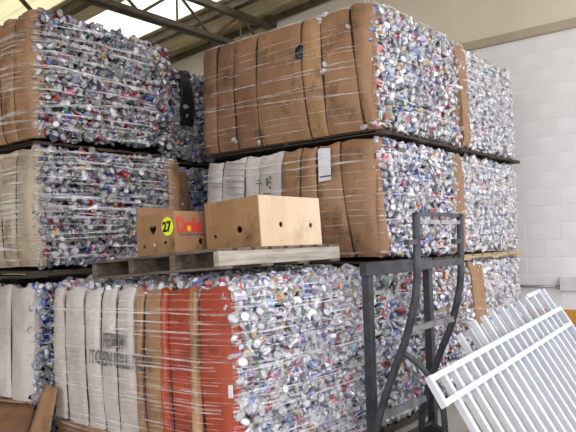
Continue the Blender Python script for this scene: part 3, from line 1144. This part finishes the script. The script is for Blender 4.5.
def box(label, loc, rz, tilt, du, dv, h, holes_front, holes_left, m_front, m_left):
    """front panel faces -v (along u), left panel faces -u"""
    t = thing('produce_box', label, 'cardboard box', loc, (tilt, 0, rz), group='produce boxes')
    t['local'] = 1
    th = 0.008

    def put(mb, name, m_, rot=0, off=(0, 0, 0)):
        me = mb.mesh(name)
        me.materials.append(m_)
        o = bpy.data.objects.new(name, me)
        COL.objects.link(o)
        o.parent = t
        o.location = off
        o.rotation_euler = (0, 0, rot)
        return o
    fp = put(holed_panel(du, h, th, holes_front), 'front_panel', m_front)
    # left panel: its own x axis runs from the far end to the near corner
    lp_ = put(holed_panel(dv - th, h, th, holes_left), 'left_panel', m_left, -math.pi / 2, (0, dv, 0))
    bk = MB()
    bk.box(th, du, dv - th, dv, 0, h)
    put(bk, 'back_panel', m_left)
    rt = MB()
    rt.box(du - th, du, th, dv - th, 0, h)
    put(rt, 'right_panel', m_front)
    bt = MB()
    bt.box(th, du - th, th, dv - th, 0, 0.008)
    put(bt, 'bottom_panel', M['card_dark'])
    tp = MB()
    tp.box(th, du * 0.5 - 0.004, th, dv - th, h - 0.016, h - 0.008)
    put(tp, 'top_flap', m_left)
    tp = MB()
    tp.box(du * 0.5 + 0.004, du - th, th, dv - th, h - 0.016, h - 0.008)
    put(tp, 'top_flap', m_left)
    return t, fp, lp_


# positions on the tilted pallet (its top plane falls 0.06 per metre towards +v)
def ztop(v):
    return 1.085 + 0.1155 - 0.06 * (v - 0.06) + 0.0015


mbx, fpan, lpan = box('larger plain brown produce box with small round holes at the pallet front', (0.341, 0.10, ztop(0.1)), 0.0, -0.06, 0.60, 0.46, 0.305,
                      [('r', 0.19, 0.13, 0.018), ('r', 0.49, 0.125, 0.017)],
                      [('r', 0.08, 0.09, 0.013), ('r', 0.29, 0.115, 0.022)], M['card_box_lit'], M['card_box'])

dbx, dfp, dlp = box('smaller printed produce box with fluorescent number sticker and red lettering', (0.135, 0.62, ztop(0.62)), 0.0, -0.06, 0.36, 0.37, 0.265,
                    [('r', 0.215, 0.075, 0.02)],
                    [('heart', 0.165, 0.165, 0.034), ('r', 0.07, 0.065, 0.013), ('r', 0.28, 0.075, 0.013)], M['card_tan'], M['card_box'])


def flat(parent, name, vs, fs, m_, y=-0.0015):
    """flat print on a panel's outer face"""
    mb = MB()
    mb.add([(x, y, z) for x, z in vs], fs)
    me = mb.mesh(name)
    me.materials.append(m_)
    o = bpy.data.objects.new(name, me)
    COL.objects.link(o)
    o.parent = parent
    return o


def disc(cx, cz, r, n=24, star=0):
    vs = [(cx, cz)]
    for k in range(n):
        a = 2 * math.pi * k / n
        rr = r * (1 - star * (k % 2))
        vs.append((cx + rr * math.cos(a), cz + rr * math.sin(a)))
    return vs, [(0, 1 + k, 1 + (k + 1) % n) for k in range(n)]


def lettering(parent, name, body, size, x, z, xs, bold, m_, y=-0.003):
    vs, fs = text_mesh(body, size, xs, bold)
    return flat(parent, name, [(a + x, b + z) for a, b in vs], fs, m_, y)


mb = MB()
mb.hexa([(0.02, 0.362, 0.262), (0.34, 0.362, 0.262), (0.34, 0.369, 0.262), (0.02, 0.369, 0.262), (0.03, 0.40, 0.335), (0.33, 0.40, 0.335), (0.33, 0.407, 0.335), (0.03, 0.407, 0.335)])
me = mb.mesh('raised_flap')
me.materials.append(M['card_dark'])
o = bpy.data.objects.new('raised_flap', me)
COL.objects.link(o)
o.parent = dbx
v_, f_ = disc(0.275, 0.175, 0.058, 28)
v_ = [(0.308 + (a - 0.275) * 0.95, b) for a, b in v_]
st = flat(dlp, 'number_sticker', v_, f_, M['sticker'])
st['label'] = 'round fluorescent yellow sticker reading 27'
lettering(st, 'sticker_number', '27', 0.085, 0.263, 0.145, 0.92, 0.004, M['black_print'])
v_, f_ = disc(0.175, 0.07, 0.012, 3)
flat(dlp, 'white_mark', v_, f_, M['paper'])
lettering(dlp, 'small_print', 'A', 0.03, 0.03, 0.175, 1.0, 0.002, M['ink_red'])
lettering(dfp, 'red_lettering', 'Dole', 0.13, 0.016, 0.135, 0.78, 0.006, M['ink_red'])
v_, f_ = disc(0.117, 0.155, 0.024, 16, 0.35)
flat(dfp, 'yellow_burst', v_, f_, M['ink_yellow'], -0.0045)
flat(dfp, 'blue_underline', [(0.03, 0.112), (0.35, 0.112), (0.35, 0.121), (0.03, 0.121)], [(0, 1, 2, 3)], M['ink_blue'])

# loose flap lying against the brown box corner: torn tape patch on the left panel of the larger box
flat(lpan, 'tape_patch', [(0.12, 0.165), (0.25, 0.185), (0.25, 0.215), (0.11, 0.2)], [(0, 1, 2, 3)], M['card_tan'])

# ------------------------------------------------------------------ dark steel frame
FV = -0.19
fr = thing('steel_frame', 'dark steel frame of square tube standing against the cans behind the hand truck', 'steel frame', (0.86, FV, ZF))
fx0, fx1, fz = at(367, 265, 'y', FV)[0], at(427, 262, 'y', FV)[0], 1.045
for x in (fx0, fx1):
    mb = MB()
    mb.box(x - 0.028, x + 0.028, FV - 0.028, FV + 0.028, ZF, fz - 0.055, 0.004)
    mb.build('post', M['steel_dark'], fr)
    mb = MB()
    mb.box(x - 0.06, x + 0.06, FV - 0.06, FV + 0.06, ZF, ZF + 0.012)
    mb.build('foot_plate', M['steel_dark'], fr)
mb = MB()
mb.box(fx0 - 0.05, fx1 + 0.03, FV - 0.028, FV + 0.028, fz - 0.055, fz + 0.03, 0.004)
mb.build('top_rail', M['steel_dark'], fr)
mb = MB()
mb.box(fx0 + 0.028, fx1 - 0.028, FV - 0.02, FV + 0.02, ZF + 0.05, ZF + 0.09, 0.003)
mb.build('bottom_rail', M['steel_dark'], fr)

# ------------------------------------------------------------------ hand truck
HV = -0.63
hx0, hx1 = at(416, 212, 'y', HV)[0], at(460, 216, 'y', HV)[0]
ht = thing('hand_truck', 'tall dark steel hand truck with curved rails between the frame and white panels', 'hand truck', ((hx0 + hx1) / 2, HV, ZF))


def smooth_path(pts, n=5):
    out = []
    P_ = [Vector(p) for p in pts]
    for i in range(len(P_) - 1):
        p0, p1, p2, p3 = P_[max(i - 1, 0)], P_[i], P_[i + 1], P_[min(i + 2, len(P_) - 1)]
        for k in range(n):
            t = k / n
            out.append(0.5 * ((2 * p1) + (-p0 + p2) * t + (2 * p0 - 5 * p1 + 4 * p2 - p3) * t * t + (-p0 + 3 * p1 - 3 * p2 + p3) * t ** 3))
    out.append(P_[-1])
    return out


def rail_pts(x):
    return [(x, HV, 1.368), (x, HV + 0.005, 1.1), (x, HV + 0.02, 0.90), (x, HV + 0.09, 0.65), (x, HV + 0.175, 0.46), (x, HV + 0.255, 0.26), (x, HV + 0.31, 0.10), (x, HV + 0.33, -0.02), (x, HV + 0.33, -0.1)]


for x in (hx0, hx1):
    mb = MB()
    mb.tube(smooth_path(rail_pts(x)), 0.024, 8)
    mb.build('rail', M['steel_dark'], ht, True)
for z, m_, hh in ((1.362, 'steel_dark', 0.026), (1.316, 'steel_worn', 0.024), (1.065, 'steel_dark', 0.045)):
    mb = MB()
    mb.bar((hx0, HV, z), (hx1, HV, z), 0.02, hh)
    mb.build('crossbar', M[m_], ht)
mb = MB()
mb.bar((hx0, HV + 0.075, 0.69), (hx1, HV + 0.075, 0.69), 0.03, 0.035)
mb.build('crossbar', M['steel_worn'], ht)
mb = MB()
mb.bar((hx0, HV + 0.295, 0.15), (hx1, HV + 0.295, 0.15), 0.03, 0.04)
mb.build('crossbar', M['steel_worn'], ht)
mb = MB()
mb.bar((hx0 - 0.13, HV, 1.2), (hx0 - 0.01, HV, 1.2), 0.03, 0.03)
mb.build('hook_bar', M['steel_dark'], ht)
mb = MB()
mb.bar((hx1 - 0.12, HV, 1.195), (hx1 - 0.01, HV, 1.195), 0.03, 0.03)
mb.build('hook_bar', M['steel_dark'], ht)
mb = MB()
mb.tube([(hx0 + 0.30, HV - 0.004, 1.365), (hx0 + 0.30, HV - 0.004, 1.31)], 0.01, 6)
mb.build('latch_pin', M['steel_dark'], ht)
for x in (hx0,):
    mb = MB()
    mb.tube(smooth_path([(x + 0.01, HV + 0.13, 0.56), (x + 0.04, HV + 0.03, 0.48), (x + 0.07, HV - 0.05, 0.36), (x + 0.085, HV - 0.085, 0.2), (x + 0.085, HV - 0.085, ZF + 0.1)]), 0.018, 8)
    mb.build('curved_brace', M['steel_dark'], ht, True)
ZA = ZF + 0.1
mb = MB()
mb.tube([(hx0 + 0.02, HV + 0.2, ZA), (hx1 + 0.06, HV + 0.2, ZA)], 0.014, 8)
mb.build('axle', M['steel_worn'], ht)
for x in (hx0 + 0.16, hx1 - 0.08):
    mb = MB()
    mb.tube([(x - 0.025, HV + 0.2, ZA), (x - 0.018, HV + 0.2, ZA), (x + 0.018, HV + 0.2, ZA), (x + 0.025, HV + 0.2, ZA)], 0.098, 20)
    mb.build('wheel', M['rubber'], ht, False)
for x in (hx0, hx1):
    mb = MB()
    mb.bar((x + 0.085, HV - 0.085, ZA), (x, HV + 0.33, ZA), 0.03, 0.03)
    mb.build('side_bar', M['steel_dark'], ht)
mb = MB()
mb.box(hx0, hx1 + 0.1, HV - 0.32, HV - 0.07, ZF + 0.003, ZF + 0.012)
mb.box(hx0, hx1 + 0.1, HV - 0.08, HV - 0.07, ZF + 0.003, ZF + 0.13)
mb.build('toe_plate', M['steel_dark'], ht)

# ------------------------------------------------------------------ white picket panels leaning against the hand truck
PT = np.array([-0.90, 0.745])              # (v, z) of the tips of the front panel
PD = np.array([-0.532, -0.847])            # direction down a picket
PN = np.array([0.847, -0.532])             # behind the panel


def fence(label, u0, u1, us, d0, back, slide, rails, tall_end, thick=0.03, cap=False):
    """us: where the pickets stand; d0: where they begin below the tip line"""
    t = thing('fence_panel', label, 'fence panel', (u0, PT[0], ZF), group='white metal fence panels')

    def pos(u, d, nrm=0.0):
        q = PT + PD * (d - slide) + PN * (back + nrm)
        return (u, q[0], q[1] + 0.062 * (u - 0.74))

    def foot(u):
        return (pos(u, 0)[2] - ZF - 0.012) / 0.847
    for u in us:
        mb = MB()
        mb.bar(pos(u, d0), pos(u, foot(u)), thick, thick, (1, 0, 0))
        mb.build('picket', M['fence'], t)
    for d in rails:
        mb = MB()
        mb.bar(pos(u0, d, -0.02), pos(u1, d, -0.02), 0.028, 0.028, (0, PN[0], PN[1]))
        mb.build('rail', M['fence'], t)
    for u, dd in ((u0, rails[1] + 0.016), (u1, foot(u1) if tall_end else rails[1] + 0.016)):
        mb = MB()
        mb.bar(pos(u, (d0 if cap and u == u1 else rails[0] - 0.016), -0.018), pos(u, dd, -0.018), 0.03, 0.028, (1, 0, 0))
        mb.build('end_bar', M['fence'], t)
    if cap:
        mb = MB()
        mb.bar(pos(u1 - 0.3, 0.0), pos(u1, 0.0), 0.028, 0.024, (0, PN[0], PN[1]))
        mb.build('cap_rail', M['fence'], t)
    return t


fence('front white metal picket panel, nearest of the leaning stack, with a double rail', 0.215, 2.22, [0.37 + 0.1025 * k for k in range(18)], 0.165, 0.0, 0.0, [0.175, 0.295, 0.95], True)
fence('second white picket panel, behind the front one, its picket tips showing above the rail', 0.60, 2.33, [1.10 + 0.148 * k for k in range(9)], 0.0, 0.065, 0.0, [0.17, 0.29, 0.95], True, cap=True)
fence('rearmost white picket panel, behind the other two of the stack', 0.58, 2.25, [1.0 + 0.15 * k for k in range(9)], 0.03, 0.135, 0.0, [0.2, 0.33, 0.95], False)

# ------------------------------------------------------------------ conduit on the wall
cz = at(564, 284, 'x', UW)
ec = thing('junction_box', 'white electrical junction box with grey conduit on the block wall', 'junction box', (UW, cz[1], cz[2]))
mb = MB()
mb.box(UW - 0.07, UW - 0.003, cz[1] - 0.19, cz[1] + 0.03, cz[2] - 0.075, cz[2] + 0.085, 0.008)
mb.build('box_body', M['box_white'], ec)
mb = MB()
mb.box(UW - 0.078, UW - 0.07, cz[1] - 0.185, cz[1] + 0.025, cz[2] - 0.07, cz[2] + 0.08, 0.003)
mb.build('cover_plate', M['box_white'], ec)
mb = MB()
mb.tube([(UW - 0.04, cz[1] + 0.03, cz[2] - 0.03), (UW - 0.04, cz[1] + 0.75, cz[2] - 0.03)], 0.017, 8)
mb.build('conduit_pipe', M['conduit'], ec, True)
mb = MB()
mb.tube([(UW - 0.04, cz[1] + 0.03, cz[2] - 0.03), (UW - 0.04, cz[1] + 0.065, cz[2] - 0.03)], 0.027, 8)
mb.build('connector', M['conduit'], ec, True)
mb = MB()
mb.tube([(UW - 0.04, cz[1] - 0.19, cz[2] - 0.05), (UW - 0.04, cz[1] - 1.1, cz[2] - 0.05)], 0.017, 8)
mb.build('conduit_pipe', M['conduit'], ec, True)


# ------------------------------------------------------------------ loose cardboard at the lower left
def loose(label, pts, m_, seed):
    """a bent sheet through a grid of corner points, 6 mm thick"""
    t = thing('cardboard_sheet', label, 'cardboard', tuple(pts[0][0]))
    rg = np.random.default_rng(seed)
    na, nb = 7, 7
    P0, P1, P2, P3 = [np.array(p) for p in (pts[0][0], pts[0][1], pts[1][1], pts[1][0])]
    vs = []
    nrm = np.cross(P1 - P0, P3 - P0)
    nrm /= np.linalg.norm(nrm)
    for lay in (0, 0.006):
        for j in range(nb):
            for i in range(na):
                a, b_ = i / (na - 1), j / (nb - 1)
                p = (P0 * (1 - a) + P1 * a) * (1 - b_) + (P3 * (1 - a) + P2 * a) * b_
                p = p + nrm * (lay + 0.012 * math.sin(a * 5 + seed) * b_)
                vs.append(p)
    N = na * nb
    fs = []
    for j in range(nb - 1):
        for i in range(na - 1):
            q = (j * na + i, j * na + i + 1, (j + 1) * na + i + 1, (j + 1) * na + i)
            fs += [tuple(reversed(q)), tuple(k + N for k in q)]
    ring = [i for i in range(na)] + [j * na + na - 1 for j in range(1, nb)] + [(nb - 1) * na + i for i in range(na - 2, -1, -1)] + [j * na for j in range(nb - 2, 0, -1)]
    for k in range(len(ring)):
        a, b_ = ring[k], ring[(k + 1) % len(ring)]
        fs.append((a, b_, b_ + N, a + N))
    mb = MB()
    mb.add(vs, fs)
    mb.build('sheet_face', m_, t, True)
    return t


loose('brown cardboard flap leaning at the far end of the white printed side', [((-0.33, 1.66, ZF + 0.01), (-0.30, 1.42, ZF + 0.01)), ((-0.07, 1.77, 0.29), (-0.07, 1.60, 0.27))], M['card_brown'], 3)
loose('brown cardboard sheet on the floor under the white cardboard end', [((-0.65, 2.1, ZF + 0.012), (-0.30, 1.70, ZF + 0.012)), ((-0.07, 2.6, 0.1), (-0.06, 1.93, 0.1))], M['card_dark'], 4)
